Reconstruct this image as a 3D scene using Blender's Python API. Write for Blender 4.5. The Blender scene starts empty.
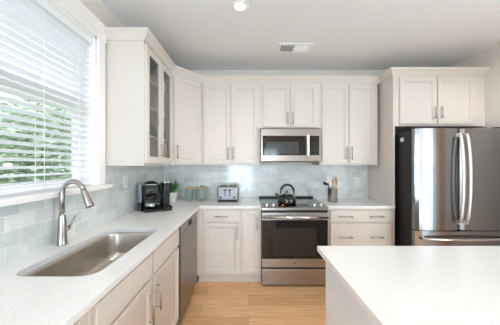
import bpy, bmesh, math, random
from mathutils import Matrix, Vector
random.seed(7)
PI = math.pi
S = bpy.context.scene
COL = S.collection

# ------------------------------------------------------------------ camera
cd = bpy.data.cameras.new('camera'); cam = bpy.data.objects.new('camera', cd); COL.objects.link(cam)
cam.location = (0, 0, 1.40); cam.rotation_euler = (PI/2, 0, 0)
cd.sensor_width = 36; cd.lens = 36*236/500; cd.shift_x = 0.003; cd.shift_y = 0.003
cd.clip_start = 0.02
S.camera = cam

# ------------------------------------------------------------------ exposure, world, big lights
S.view_settings.view_transform = 'Standard'; S.view_settings.look = 'None'
S.view_settings.exposure = 0.63; S.view_settings.gamma = 1.0; S.view_settings.use_curve_mapping = False
S.cycles.use_denoising = True
S.cycles.max_bounces = 12; S.cycles.diffuse_bounces = 7; S.cycles.glossy_bounces = 6
S.cycles.transparent_max_bounces = 16; S.cycles.transmission_bounces = 8
S.cycles.caustics_reflective = False; S.cycles.caustics_refractive = False
S.cycles.sample_clamp_indirect = 6.0
W = bpy.data.worlds.new('sky'); S.world = W; W.use_nodes = True
nt = W.node_tree; bg = nt.nodes['Background']
sky = nt.nodes.new('ShaderNodeTexSky'); sky.sky_type = 'HOSEK_WILKIE'
sky.sun_direction = Vector((0.5, -0.6, 0.65)).normalized(); sky.turbidity = 6.0; sky.ground_albedo = 0.4
mixw = nt.nodes.new('ShaderNodeMixRGB'); mixw.inputs[0].default_value = 0.55
mixw.inputs[2].default_value = (0.9, 0.95, 1.0, 1)
nt.links.new(sky.outputs[0], mixw.inputs[1]); nt.links.new(mixw.outputs[0], bg.inputs[0])
bg.inputs[1].default_value = 3.5

def area(name, loc, rot, sx, sy, power, color=(1, 1, 1)):
    l = bpy.data.lights.new(name, 'AREA'); l.shape = 'RECTANGLE'; l.size = sx; l.size_y = sy
    l.energy = power; l.color = color
    o = bpy.data.objects.new(name, l); COL.objects.link(o); o.location = loc; o.rotation_euler = rot
    return o
area('rear_fill_panel', (-.4, -4.75, 1.15), (PI/2+.5, 0, 0), 1.2, 2.1, 130, (0.63, 0.83, 1.0))  # added fill light behind the camera, tilted up; no such door known
area('rear_window_daylight', (.97, -4.60, 1.5), (PI/2, 0, 0), .66, 1.2, 16, (0.63, 0.83, 1.0))
area('right_fill_panel', (3.3, -0.2, 1.1), (0, PI/2+.6, 0), 2.1, 2.4, 50, (0.63, 0.83, 1.0))  # added fill light beyond the right wall, tilted up to lift the ceiling
pt = area('side_window_daylight', (-1.37, 1.08, 1.82), (0, -PI/2, 0), 1.2, 1.57, 10)
pt.data.cycles.is_portal = True

# ------------------------------------------------------------------ materials
def lin(c):
    return tuple((x/255/12.92 if x/255 <= 0.04045 else ((x/255+0.055)/1.055)**2.4) for x in c) + (1,)
def nodes(m):
    return m.node_tree.nodes, m.node_tree.links
def pm(name, rgb, rough=0.5, metal=0.0, coat=0.0, noise=0.0, nscale=8.0, bump=0.0, bscale=60.0, trans=0.0, ior=1.45, stretch=None):
    m = bpy.data.materials.new(name); m.use_nodes = True
    N, L = nodes(m); b = N['Principled BSDF']
    c = lin(rgb); b.inputs['Base Color'].default_value = c
    b.inputs['Roughness'].default_value = rough; b.inputs['Metallic'].default_value = metal
    b.inputs['Coat Weight'].default_value = coat; b.inputs['Coat Roughness'].default_value = 0.08
    b.inputs['Transmission Weight'].default_value = trans; b.inputs['IOR'].default_value = ior
    tc = N.new('ShaderNodeTexCoord'); vec = tc.outputs['Object']
    if stretch:
        mp = N.new('ShaderNodeMapping'); mp.inputs['Scale'].default_value = stretch
        L.new(vec, mp.inputs[0]); vec = mp.outputs[0]
    if noise > 0:
        n = N.new('ShaderNodeTexNoise'); n.inputs['Scale'].default_value = nscale; n.inputs['Detail'].default_value = 3
        L.new(vec, n.inputs['Vector'])
        r = N.new('ShaderNodeMixRGB'); r.blend_type = 'MIX'
        r.inputs[1].default_value = tuple(x*(1-noise) for x in c[:3]) + (1,)
        r.inputs[2].default_value = tuple(min(1, x*(1+noise)) for x in c[:3]) + (1,)
        L.new(n.outputs[0], r.inputs[0]); L.new(r.outputs[0], b.inputs['Base Color'])
    if bump > 0:
        n2 = N.new('ShaderNodeTexNoise'); n2.inputs['Scale'].default_value = bscale
        L.new(vec, n2.inputs['Vector'])
        bp = N.new('ShaderNodeBump'); bp.inputs['Strength'].default_value = bump; bp.inputs['Distance'].default_value = 0.002
        L.new(n2.outputs[0], bp.inputs['Height']); L.new(bp.outputs[0], b.inputs['Normal'])
    return m

M = {}
M['paint_wall'] = pm('wall_paint', (228, 221, 214), 0.7, noise=0.02, bump=0.05, bscale=200)
M['paint_ceiling'] = pm('ceiling_paint', (236, 236, 237), 0.8, noise=0.015, bump=0.05, bscale=150)
M['trim'] = pm('white_trim_paint', (246, 243, 241), 0.35, noise=0.01)
M['cab'] = pm('cabinet_paint', (219, 211, 203), 0.38, noise=0.015, nscale=3)
M['cab_in'] = pm('cabinet_interior', (200, 190, 176), 0.5, noise=0.02)
M['island'] = pm('island_paint', (232, 236, 240), 0.4, noise=0.015)
M['steel'] = pm('brushed_steel', (176, 172, 168), 0.3, 1.0, noise=0.06, nscale=30, stretch=(0.4, 1, 30))
M['steel_v'] = pm('brushed_steel_door', (146, 146, 148), 0.16, 1.0, noise=0.04, nscale=30, stretch=(20, 1, 0.3))
M['sink'] = pm('sink_steel', (200, 194, 186), 0.3, 1.0, noise=0.06, nscale=30, stretch=(30, 1, 1))
M['nickel'] = pm('brushed_nickel', (196, 188, 178), 0.28, 1.0, noise=0.04, nscale=40)
M['faucet'] = pm('faucet_nickel', (172, 166, 160), 0.27, 1.0, noise=0.04, nscale=40)
M['mwsteel'] = pm('microwave_steel', (158, 150, 142), 0.3, 1.0, noise=0.05, nscale=30, stretch=(0.4, 1, 30))
M['dwsteel'] = pm('dishwasher_steel', (142, 138, 134), 0.3, 1.0, noise=0.05, nscale=30, stretch=(1, 0.4, 30))
M['handle'] = pm('satin_handle_steel', (232, 232, 232), 0.38, 0.9, noise=0.02)
M['toaster'] = pm('brushed_toaster_steel', (138, 138, 139), 0.45, 1.0, noise=0.04, nscale=40)
M['chrome'] = pm('polished_steel', (215, 215, 215), 0.12, 1.0, noise=0.02)
M['black'] = pm('black_plastic', (24, 24, 26), 0.35, noise=0.1)
M['blackgloss'] = pm('black_glass', (14, 13, 14), 0.06, coat=0.5, noise=0.05)
M['ovenwin'] = pm('oven_window_glass', (46, 40, 36), 0.08, coat=0.4, noise=0.25, nscale=4)
M['mwin'] = pm('microwave_window', (62, 68, 72), 0.12, coat=0.3, noise=0.06, nscale=120)
M['dark'] = pm('dark_grey_metal', (46, 44, 44), 0.45, 0.3, noise=0.06)
M['darkgap'] = pm('dark_recess', (20, 19, 18), 0.7, noise=0.05)
M['grey'] = pm('grey_plastic', (120, 120, 122), 0.4, noise=0.04)
M['white'] = pm('white_plastic', (245, 245, 243), 0.3, noise=0.01)
M['ceramic'] = pm('white_ceramic', (244, 243, 240), 0.18, coat=0.4, noise=0.01)
M['kettle'] = pm('black_enamel', (12, 12, 13), 0.1, coat=0.8, noise=0.08)
M['woodlid'] = pm('lid_wood', (205, 172, 110), 0.45, noise=0.1, nscale=30, stretch=(1, 12, 1))
M['woodspoon'] = pm('spoon_wood', (205, 165, 115), 0.55, noise=0.12, nscale=30, stretch=(12, 1, 1))
M['leaf'] = pm('leaf_green', (70, 142, 60), 0.45, noise=0.3, nscale=25)
M['soil'] = pm('potting_soil', (60, 44, 34), 0.9, noise=0.3, nscale=60)
M['bark'] = pm('tree_bark', (96, 78, 62), 0.9, noise=0.3, nscale=14, bump=0.4)
M['treeleaf'] = pm('tree_leaves', (184, 200, 172), 0.6, noise=0.35, nscale=2)
M['lawn'] = pm('lawn_grass', (112, 130, 94), 0.9, noise=0.3, nscale=2, bump=0.5, bscale=40)
M['sticker'] = pm('white_sticker', (240, 240, 238), 0.5, noise=0.02)
M['door'] = pm('reflection_trim_wood', (206, 150, 100), 0.4, noise=0.2, nscale=12, stretch=(8, 8, 0.6))  # wood of the added strip reflected in the refrigerator

def glassy(name, tint, refl=1.0, rough=0.02, frost=0.0):
    m = bpy.data.materials.new(name); m.use_nodes = True; N, L = nodes(m)
    for n in list(N):
        if n.type != 'OUTPUT_MATERIAL': N.remove(n)
    out = [n for n in N if n.type == 'OUTPUT_MATERIAL'][0]
    t = N.new('ShaderNodeBsdfTransparent'); t.inputs[0].default_value = lin(tint)
    g = N.new('ShaderNodeBsdfGlossy'); g.inputs['Roughness'].default_value = rough
    lw = N.new('ShaderNodeLayerWeight'); lw.inputs['Blend'].default_value = 0.5
    pw = N.new('ShaderNodeMath'); pw.operation = 'POWER'; pw.inputs[1].default_value = 4.0
    L.new(lw.outputs['Facing'], pw.inputs[0])
    f = N.new('ShaderNodeMath'); f.operation = 'MULTIPLY_ADD'; f.inputs[1].default_value = 0.8; f.inputs[2].default_value = 0.04
    L.new(pw.outputs[0], f.inputs[0])
    mu = N.new('ShaderNodeMath'); mu.operation = 'MULTIPLY'; mu.inputs[1].default_value = refl; mu.use_clamp = True
    x = N.new('ShaderNodeMixShader')
    L.new(f.outputs[0], mu.inputs[0]); L.new(mu.outputs[0], x.inputs[0])
    body = t.outputs[0]
    if frost:
        df = N.new('ShaderNodeBsdfDiffuse'); df.inputs[0].default_value = lin(tint)
        fx_ = N.new('ShaderNodeMixShader'); fx_.inputs[0].default_value = frost
        L.new(body, fx_.inputs[1]); L.new(df.outputs[0], fx_.inputs[2]); body = fx_.outputs[0]
    L.new(body, x.inputs[1]); L.new(g.outputs[0], x.inputs[2]); L.new(x.outputs[0], out.inputs[0])
    return m
M['pane'] = glassy('window_glass', (252, 253, 255))
M['cabglass'] = glassy('cabinet_glass', (242, 245, 245), 0.7)
M['jar'] = glassy('ribbed_jar_glass', (232, 239, 238), 1.1, 0.15, .18)
M['tumbler'] = glassy('tumbler_glass', (225, 232, 232), 1.5, 0.05)
M['carafe'] = glassy('carafe_glass', (190, 194, 198), 2.0, 0.04)
M['tank'] = glassy('water_tank_plastic', (214, 226, 236), 1.5, 0.15, .25)

def slat_mat():
    m = bpy.data.materials.new('blind_slat_white'); m.use_nodes = True; N, L = nodes(m); b = N['Principled BSDF']
    b.inputs['Base Color'].default_value = lin((243, 245, 248)); b.inputs['Roughness'].default_value = 0.4
    tl = N.new('ShaderNodeBsdfTranslucent'); tl.inputs[0].default_value = lin((240, 245, 250))
    x = N.new('ShaderNodeMixShader'); x.inputs[0].default_value = 0.03
    out = [n for n in N if n.type == 'OUTPUT_MATERIAL'][0]
    L.new(b.outputs[0], x.inputs[1]); L.new(tl.outputs[0], x.inputs[2]); L.new(x.outputs[0], out.inputs[0])
    return m
M['slat'] = slat_mat()

def emis(name, rgb, strength):
    m = bpy.data.materials.new(name); m.use_nodes = True; N, L = nodes(m); b = N['Principled BSDF']
    b.inputs['Base Color'].default_value = lin(rgb); b.inputs['Emission Color'].default_value = lin(rgb)
    b.inputs['Emission Strength'].default_value = strength
    return m
M['lampglow'] = emis('downlight_lens', (255, 236, 205), 8.0)
M['led'] = emis('orange_indicator', (255, 120, 50), 1.5)

def quartz():
    m = bpy.data.materials.new('white_quartz'); m.use_nodes = True; N, L = nodes(m); b = N['Principled BSDF']
    tc = N.new('ShaderNodeTexCoord')
    v = N.new('ShaderNodeTexVoronoi'); v.inputs['Scale'].default_value = 95; L.new(tc.outputs['Object'], v.inputs['Vector'])
    r = N.new('ShaderNodeValToRGB'); r.color_ramp.elements[0].position = 0.10; r.color_ramp.elements[0].color = (1, 1, 1, 1)
    r.color_ramp.elements[1].position = 0.24; r.color_ramp.elements[1].color = (0, 0, 0, 1)
    L.new(v.outputs['Distance'], r.inputs[0])
    n = N.new('ShaderNodeTexNoise'); n.inputs['Scale'].default_value = 45; L.new(tc.outputs['Object'], n.inputs['Vector'])
    r2 = N.new('ShaderNodeValToRGB'); r2.color_ramp.elements[0].position = 0.48; r2.color_ramp.elements[1].position = 0.62
    L.new(n.outputs[0], r2.inputs[0])
    mu = N.new('ShaderNodeMath'); mu.operation = 'MULTIPLY'; L.new(r.outputs[0], mu.inputs[0]); L.new(r2.outputs[0], mu.inputs[1])
    mu2 = N.new('ShaderNodeMath'); mu2.operation = 'MULTIPLY'; mu2.inputs[1].default_value = 0.8; L.new(mu.outputs[0], mu2.inputs[0])
    x = N.new('ShaderNodeMixRGB'); x.inputs[1].default_value = lin((232, 232, 231)); x.inputs[2].default_value = lin((164, 160, 154))
    L.new(mu2.outputs[0], x.inputs[0]); L.new(x.outputs[0], b.inputs['Base Color'])
    b.inputs['Roughness'].default_value = 0.14
    return m
M['quartz'] = quartz()

def floor_mat():
    m = bpy.data.materials.new('oak_plank_floor'); m.use_nodes = True; N, L = nodes(m); b = N['Principled BSDF']
    tc = N.new('ShaderNodeTexCoord')
    br = N.new('ShaderNodeTexBrick'); br.offset = 0.37; br.inputs['Scale'].default_value = 1
    br.inputs['Brick Width'].default_value = 1.22; br.inputs['Row Height'].default_value = 0.18
    br.inputs['Mortar Size'].default_value = 0.0012; br.inputs['Mortar Smooth'].default_value = 0.2; br.inputs['Bias'].default_value = 0
    br.inputs['Color1'].default_value = lin((238, 192, 144)); br.inputs['Color2'].default_value = lin((212, 166, 120))
    br.inputs['Mortar'].default_value = lin((160, 116, 76))
    L.new(tc.outputs['Object'], br.inputs['Vector'])
    mp = N.new('ShaderNodeMapping'); mp.inputs['Scale'].default_value = (1.2, 16, 1); L.new(tc.outputs['Object'], mp.inputs[0])
    n = N.new('ShaderNodeTexNoise'); n.inputs['Scale'].default_value = 3; n.inputs['Detail'].default_value = 5; n.inputs['Distortion'].default_value = 0.6
    L.new(mp.outputs[0], n.inputs['Vector'])
    r = N.new('ShaderNodeValToRGB'); r.color_ramp.elements[0].position = 0.3; r.color_ramp.elements[0].color = (0.72, 0.70, 0.66, 1)
    r.color_ramp.elements[1].position = 0.7; r.color_ramp.elements[1].color = (1.1, 1.1, 1.1, 1); L.new(n.outputs[0], r.inputs[0])
    x = N.new('ShaderNodeMixRGB'); x.blend_type = 'MULTIPLY'; x.inputs[0].default_value = 0.8
    L.new(br.outputs[0], x.inputs[1]); L.new(r.outputs[0], x.inputs[2]); L.new(x.outputs[0], b.inputs['Base Color'])
    b.inputs['Roughness'].default_value = 0.36
    return m
M['floor'] = floor_mat()

def tile_mat(name, axis):
    m = bpy.data.materials.new(name); m.use_nodes = True; N, L = nodes(m); b = N['Principled BSDF']
    tc = N.new('ShaderNodeTexCoord'); sp = N.new('ShaderNodeSeparateXYZ'); cb = N.new('ShaderNodeCombineXYZ')
    L.new(tc.outputs['Object'], sp.inputs[0]); L.new(sp.outputs[axis], cb.inputs[0]); L.new(sp.outputs[2], cb.inputs[1])
    br = N.new('ShaderNodeTexBrick'); br.inputs['Scale'].default_value = 1
    br.inputs['Brick Width'].default_value = 0.1545; br.inputs['Row Height'].default_value = 0.0755
    br.inputs['Mortar Size'].default_value = 0.0018; br.inputs['Mortar Smooth'].default_value = 0.1; br.inputs['Bias'].default_value = 0
    br.inputs['Color1'].default_value = lin((229, 231, 228)); br.inputs['Color2'].default_value = lin((207, 213, 212))
    br.inputs['Mortar'].default_value = lin((250, 251, 250))
    L.new(cb.outputs[0], br.inputs['Vector'])
    n = N.new('ShaderNodeTexNoise'); n.inputs['Scale'].default_value = 9; n.inputs['Detail'].default_value = 3; L.new(cb.outputs[0], n.inputs['Vector'])
    r = N.new('ShaderNodeValToRGB'); r.color_ramp.elements[0].position = 0.3; r.color_ramp.elements[0].color = (0.88, 0.9, 0.91, 1)
    r.color_ramp.elements[1].position = 0.72; r.color_ramp.elements[1].color = (1.06, 1.06, 1.06, 1); L.new(n.outputs[0], r.inputs[0])
    x = N.new('ShaderNodeMixRGB'); x.blend_type = 'MULTIPLY'; x.inputs[0].default_value = 1
    L.new(br.outputs[0], x.inputs[1]); L.new(r.outputs[0], x.inputs[2]); L.new(x.outputs[0], b.inputs['Base Color'])
    bp = N.new('ShaderNodeBump'); bp.inputs['Strength'].default_value = 0.5; bp.inputs['Distance'].default_value = 0.002; bp.invert = True
    n3 = N.new('ShaderNodeTexNoise'); n3.inputs['Scale'].default_value = 14; L.new(cb.outputs[0], n3.inputs['Vector'])
    ad = N.new('ShaderNodeMath'); ad.operation = 'ADD'; L.new(br.outputs['Fac'], ad.inputs[0])
    mm = N.new('ShaderNodeMath'); mm.operation = 'MULTIPLY'; mm.inputs[1].default_value = 0.6; L.new(n3.outputs[0], mm.inputs[0]); L.new(mm.outputs[0], ad.inputs[1])
    L.new(ad.outputs[0], bp.inputs['Height']); L.new(bp.outputs[0], b.inputs['Normal'])
    b.inputs['Roughness'].default_value = 0.12
    return m
M['tile_left'] = tile_mat('glass_subway_tile_side', 1)
M['tile_back'] = tile_mat('glass_subway_tile_back', 0)

# ------------------------------------------------------------------ mesh helpers
class MB:
    """collects shapes in one bmesh"""
    def __init__(self): self.bm = bmesh.new(); self.smooth = []
    def _merge(self, t, smooth=False):
        for f in t.faces: f.smooth = smooth
        me = bpy.data.meshes.new('tmp'); t.to_mesh(me); t.free()
        self.bm.from_mesh(me); bpy.data.meshes.remove(me); return self
    def box(self, x0, y0, z0, x1, y1, z1, bev=0.0, seg=1, mat=None):
        t = bmesh.new(); bmesh.ops.create_cube(t, size=1)
        x0, x1 = min(x0, x1), max(x0, x1); y0, y1 = min(y0, y1), max(y0, y1); z0, z1 = min(z0, z1), max(z0, z1)
        for v in t.verts:
            v.co = Vector((x0+(v.co.x+.5)*(x1-x0), y0+(v.co.y+.5)*(y1-y0), z0+(v.co.z+.5)*(z1-z0)))
        if bev > 0:
            bmesh.ops.bevel(t, geom=list(t.edges), offset=bev, segments=seg, affect='EDGES', profile=0.5)
        if mat is not None: bmesh.ops.transform(t, matrix=mat, verts=t.verts)
        return self._merge(t, seg > 2)
    def door(self, w, h, t=0.02, fr=0.055, x0=0, z0=0, y0=0):
        """framed door with a recessed centre panel, front at y0-t"""
        b = bmesh.new(); bmesh.ops.create_cube(b, size=1)
        for v in b.verts: v.co = Vector((x0+(v.co.x+.5)*w, y0-t+(v.co.y+.5)*t, z0+(v.co.z+.5)*h))
        b.faces.ensure_lookup_table()
        fe = [f for f in b.faces if f.normal.y < -.5]
        ed = [e for e in fe[0].edges]
        bmesh.ops.bevel(b, geom=ed, offset=0.0025, segments=2, affect='EDGES', profile=0.5)
        f = max((f for f in b.faces if f.normal.y < -.9), key=lambda q: q.calc_area())
        bmesh.ops.inset_region(b, faces=[f], thickness=fr, depth=0)
        bmesh.ops.inset_region(b, faces=[f], thickness=0.004, depth=-0.005)
        bmesh.ops.inset_region(b, faces=[f], thickness=0.008, depth=-0.0005)
        bmesh.ops.inset_region(b, faces=[f], thickness=0.006, depth=-0.007)
        return self._merge(b)
    def frame_door(self, w, h, t=0.02, fr=0.055, x0=0, z0=0, y0=0):
        for a in ((0, 0, fr, h), (w-fr, 0, w, h), (fr, 0, w-fr, fr), (fr, h-fr, w-fr, h)):
            self.box(x0+a[0], y0-t, z0+a[1], x0+a[2], y0, z0+a[3], 0.002)
        return self
    def lathe(self, prof, c=(0, 0, 0), seg=32, mat=None, smooth=True):
        t = bmesh.new(); rings = []
        for r, z in prof:
            if r < 1e-6: rings.append([t.verts.new((0, 0, z))])
            else: rings.append([t.verts.new((r*math.cos(2*PI*k/seg), r*math.sin(2*PI*k/seg), z)) for k in range(seg)])
        for a, b in zip(rings, rings[1:]):
            if len(a) == 1 and len(b) == 1: continue
            for k in range(seg):
                k2 = (k+1) % seg
                if len(a) == 1: t.faces.new((a[0], b[k2], b[k]))
                elif len(b) == 1: t.faces.new((a[k], a[k2], b[0]))
                else: t.faces.new((a[k], a[k2], b[k2], b[k]))
        if mat is not None: bmesh.ops.transform(t, matrix=mat, verts=t.verts)
        bmesh.ops.translate(t, vec=Vector(c), verts=t.verts)
        bmesh.ops.recalc_face_normals(t, faces=t.faces)
        return self._merge(t, smooth)
    def tube(self, pts, r, seg=12, sy=1.0, cap=True):
        """swept round (or flattened) bar; r a number or one per point"""
        pts = [Vector(p) for p in pts]; t = bmesh.new(); rings = []
        n = len(pts); rs = r if isinstance(r, (list, tuple)) else [r]*n
        tang = [(pts[min(i+1, n-1)]-pts[max(i-1, 0)]).normalized() for i in range(n)]
        up = Vector((0, 0, 1)) if abs(tang[0].z) < .9 else Vector((0, 1, 0))
        u = tang[0].cross(up).normalized()
        for i in range(n):
            u = (u - tang[i]*u.dot(tang[i])).normalized(); v = tang[i].cross(u)
            rings.append([t.verts.new(pts[i]+u*rs[i]*math.cos(2*PI*k/seg)+v*rs[i]*sy*math.sin(2*PI*k/seg)) for k in range(seg)])
        for a, b in zip(rings, rings[1:]):
            for k in range(seg): t.faces.new((a[k], a[(k+1) % seg], b[(k+1) % seg], b[k]))
        if cap: t.faces.new(rings[0][::-1]); t.faces.new(rings[-1])
        bmesh.ops.recalc_face_normals(t, faces=t.faces)
        return self._merge(t, True)
    def prism(self, poly, axis, a0, a1, bev=0.0):
        """poly: 2-D outline; axis 'x' -> poly=(y,z), 'y' -> (x,z), 'z' -> (x,y)"""
        def P(p, a): return {'x': (a, p[0], p[1]), 'y': (p[0], a, p[1]), 'z': (p[0], p[1], a)}[axis]
        t = bmesh.new(); A = [t.verts.new(P(p, a0)) for p in poly]; B = [t.verts.new(P(p, a1)) for p in poly]
        t.faces.new(A); t.faces.new(B[::-1]); n = len(poly)
        for k in range(n): t.faces.new((A[k], B[k], B[(k+1) % n], A[(k+1) % n]))
        bmesh.ops.recalc_face_normals(t, faces=t.faces)
        if bev: bmesh.ops.bevel(t, geom=list(t.edges), offset=bev, segments=2, affect='EDGES', profile=0.5)
        return self._merge(t)
    def sweep(self, path, prof):
        """mitred sweep of profile (out, z) along an open 2-D path, 'out' to the right of travel"""
        n = len(path); t = bmesh.new(); rings = []
        P = [Vector(p) for p in path]
        for i in range(n):
            def nor(a, b): d = (b-a).normalized(); return Vector((d.y, -d.x))
            ns = []
            if i > 0: ns.append(nor(P[i-1], P[i]))
            if i < n-1: ns.append(nor(P[i], P[i+1]))
            m = sum(ns, Vector((0, 0))).normalized(); m = m/ m.dot(ns[0])
            rings.append([t.verts.new((P[i].x+m.x*d, P[i].y+m.y*d, z)) for d, z in prof])
        k = len(prof)
        for a, b in zip(rings, rings[1:]):
            for j in range(k): t.faces.new((a[j], a[(j+1) % k], b[(j+1) % k], b[j]))
        t.faces.new(rings[0]); t.faces.new(rings[-1][::-1])
        bmesh.ops.recalc_face_normals(t, faces=t.faces)
        return self._merge(t)
    def plate(self, outer, holes, z0, z1):
        t = bmesh.new(); es = []
        for loop in [outer]+holes:
            vs = [t.verts.new((p[0], p[1], z0)) for p in loop]
            es += [t.edges.new((vs[k], vs[(k+1) % len(vs)])) for k in range(len(vs))]
        bmesh.ops.triangle_fill(t, edges=es, use_beauty=True)
        g = bmesh.ops.extrude_face_region(t, geom=list(t.faces))
        bmesh.ops.translate(t, vec=(0, 0, z1-z0), verts=[v for v in g['geom'] if isinstance(v, bmesh.types.BMVert)])
        bmesh.ops.recalc_face_normals(t, faces=t.faces)
        return self._merge(t)
    def loft(self, loops, cap_end=True, smooth=True):
        t = bmesh.new(); R = [[t.verts.new(p) for p in l] for l in loops]; k = len(loops[0])
        for a, b in zip(R, R[1:]):
            for j in range(k): t.faces.new((a[j], a[(j+1) % k], b[(j+1) % k], b[j]))
        if cap_end: t.faces.new(R[-1])
        bmesh.ops.recalc_face_normals(t, faces=t.faces)
        return self._merge(t, smooth)

def thing(name, label, cat, loc=(0, 0, 0), rz=0.0, group=None):
    o = bpy.data.objects.new(name, None); COL.objects.link(o); o.empty_display_size = 0.05
    o.location = loc; o.rotation_euler = (0, 0, rz)
    o['label'] = label; o['category'] = cat
    if group: o['group'] = group
    WM[o.name] = Matrix.Translation(Vector(loc)) @ Matrix.Rotation(rz, 4, 'Z')
    return o
WM = {}
def part(name, mb, mat, parent, world=False, label=None, bevel=0.0):
    """a mesh part under a thing (or a sub-part under a part)"""
    me = bpy.data.meshes.new(name)
    if world:
        bmesh.ops.transform(mb.bm, matrix=WM[parent.name].inverted(), verts=mb.bm.verts)
    mb.bm.to_mesh(me); mb.bm.free()
    me.materials.append(M[mat] if isinstance(mat, str) else mat)
    o = bpy.data.objects.new(name, me); COL.objects.link(o); o.parent = parent
    WM[o.name] = WM[parent.name]
    if label: o['label'] = label
    if bevel:
        b = o.modifiers.new('edge', 'BEVEL'); b.width = bevel; b.segments = 2; b.limit_method = 'ANGLE'; b.angle_limit = 0.8
    return o
def solo(name, mb, mat, label=None, cat=None, loc=(0, 0, 0), kind=None, group=None, bevel=0.0, rz=0.0, local=False):
    """a thing (or piece of the setting) that is one mesh"""
    me = bpy.data.meshes.new(name)
    if not local: bmesh.ops.translate(mb.bm, vec=-Vector(loc), verts=mb.bm.verts)
    mb.bm.to_mesh(me); mb.bm.free(); me.materials.append(M[mat])
    o = bpy.data.objects.new(name, me); COL.objects.link(o); o.location = loc; o.rotation_euler = (0, 0, rz)
    if label: o['label'] = label
    if cat: o['category'] = cat
    if kind: o['kind'] = kind
    if group: o['group'] = group
    WM[o.name] = Matrix.Translation(Vector(loc)) @ Matrix.Rotation(rz, 4, 'Z')
    if bevel:
        b = o.modifiers.new('edge', 'BEVEL'); b.width = bevel; b.segments = 2; b.limit_method = 'ANGLE'; b.angle_limit = 0.8
    return o
def struct_root(name, loc=(0, 0, 0)):
    o = bpy.data.objects.new(name, None); COL.objects.link(o); o.location = loc; o['kind'] = 'structure'
    WM[o.name] = Matrix.Translation(Vector(loc)); return o

# ------------------------------------------------------------------ room shell
XL, XR, YB, YR, H = -1.205, 2.78, 3.375, -4.4, 2.74
CT = 0.914                                             # counter height
solo('floor', MB().box(XL-.15, YR-.15, -.1, XR+.15, YB+.15, 0), 'floor', kind='structure')
solo('ceiling', MB().box(XL-.15, YR-.15, H, XR+.15, YB+.15, H+.1), 'paint_ceiling', kind='structure')
solo('wall_back', MB().box(XL-.15, YB, 0, XR+.15, YB+.15, H), 'paint_wall', kind='structure')
solo('wall_right', MB().box(XR, YR, 0, XR+.15, -1.5, H).box(XR, 1.1, 0, XR+.15, YB, H).box(XR, -1.5, 0, XR+.15, 1.1, .25).box(XR, -1.5, 2.4, XR+.15, 1.1, H), 'paint_wall', kind='structure')
dw3 = struct_root('window_3', (XR+.05, -.2, .25))  # unseen window, added for side light and a bright refrigerator reflection
WY0, WY1, WZ0, WZ1 = 0.30, 1.873, 1.20, 2.41          # window opening in the left wall
solo('wall_left', MB().box(XL-.15, YR, 0, XL, WY0, H).box(XL-.15, WY1, 0, XL, YB, H)
     .box(XL-.15, WY0, 0, XL, WY1, WZ0).box(XL-.15, WY0, WZ1, XL, WY1, H), 'paint_wall', kind='structure')
solo('wall_rear', MB().box(XL-.15, YR-.15, 0, -1.0, YR, H).box(.2, YR-.15, 0, .64, YR, H).box(1.3, YR-.15, 0, XR+.15, YR, H)
     .box(-1.0, YR-.15, 0, .2, YR, .3).box(-1.0, YR-.15, 2.4, .2, YR, H).box(.64, YR-.15, 0, 1.3, YR, .9).box(.64, YR-.15, 2.1, 1.3, YR, H), 'paint_wall', kind='structure')
for n_, (a, b, c, d) in ((2, (-1.0, .2, .3, 2.4)), (4, (.64, 1.3, .9, 2.1))):  # the wider opening is unseen, added to let fill light in
    rw = struct_root('window_%d' % n_, ((a+b)/2, YR-.07, c)); m = MB()
    for x in (a, (a+b)/2-.03, b-.06): m.box(x, YR-.1, c, x+.06, YR-.04, d)
    for z in (c, (c+d)/2-.03, d-.06): m.box(a, YR-.1, z, b, YR-.04, z+.06)
    part('window_frame', m, 'trim', rw, True)
m = MB()
for y in (-1.5, -.23, 1.04): m.box(XR+.04, y, .25, XR+.1, y+.06, 2.4)
for z in (.25, 1.3, 2.34): m.box(XR+.04, -1.5, z, XR+.1, 1.1, z+.06)
part('window_frame', m, 'trim', dw3, True)
solo('reflection_trim_1', MB().box(XR-.03, 1.42, 0, XR, 1.66, 2.3, .003), 'door', kind='structure')  # unseen wood strip, added to put a warm streak in the refrigerator's reflection
# baseboard visible nowhere but at the right wall beside the refrigerator
solo('baseboard_right', MB().box(XR-.014, YR, 0, XR, 2.45, .12, .003), 'trim', kind='structure')

# window over the sink: frame, sashes, panes, casing, sill
w1 = struct_root('window_1', (XL, (WY0+WY1)/2, WZ0))
m = MB()
xo, xi = XL-.15, XL
m.box(xo, WY0, WZ0, xi, WY0+.02, WZ1).box(xo, WY1-.02, WZ0, xi, WY1, WZ1).box(xo, WY0, WZ1-.02, xi, WY1, WZ1)
part('window_frame', m, 'trim', w1, True)
sx0, sx1 = XL-.145, XL-.105
def sash(y0, y1, z0, z1, x0, x1):
    m = MB().box(x0, y0, z0, x1, y0+.045, z1).box(x0, y1-.045, z0, x1, y1, z1).box(x0, y0+.045, z0, x1, y1-.045, z0+.045).box(x0, y0+.045, z1-.045, x1, y1-.045, z1)
    s = part('sash', m, 'trim', w1, True)
    part('glass_pane', MB().box((x0+x1)/2-.002, y0+.045, z0+.045, (x0+x1)/2+.002, y1-.045, z1-.045), 'pane', s, True)
sash(WY0+.02, WY1-.02, WZ0+.03, 1.84, sx0, sx1)
sash(WY0+.02, WY1-.02, 1.845, WZ1-.02, sx0, sx1)
m = MB().box(XL, WY1, 1.235, XL+.019, WY1+.085, WZ1, .002).box(XL, WY0-.085, 1.235, XL+.019, WY0, WZ1, .002)
part('side_casing', m, 'trim', w1, True)
m = MB().box(XL, WY0-.09, WZ1, XL+.022, WY1+.088, WZ1+.118, .002).box(XL, WY0-.1, WZ1-.005, XL+.03, WY1+.096, WZ1+.008, .003).box(XL, WY0-.1, WZ1+.112, XL+.034, WY1+.1, WZ1+.128, .003)
part('head_casing', m, 'trim', w1, True)
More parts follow.
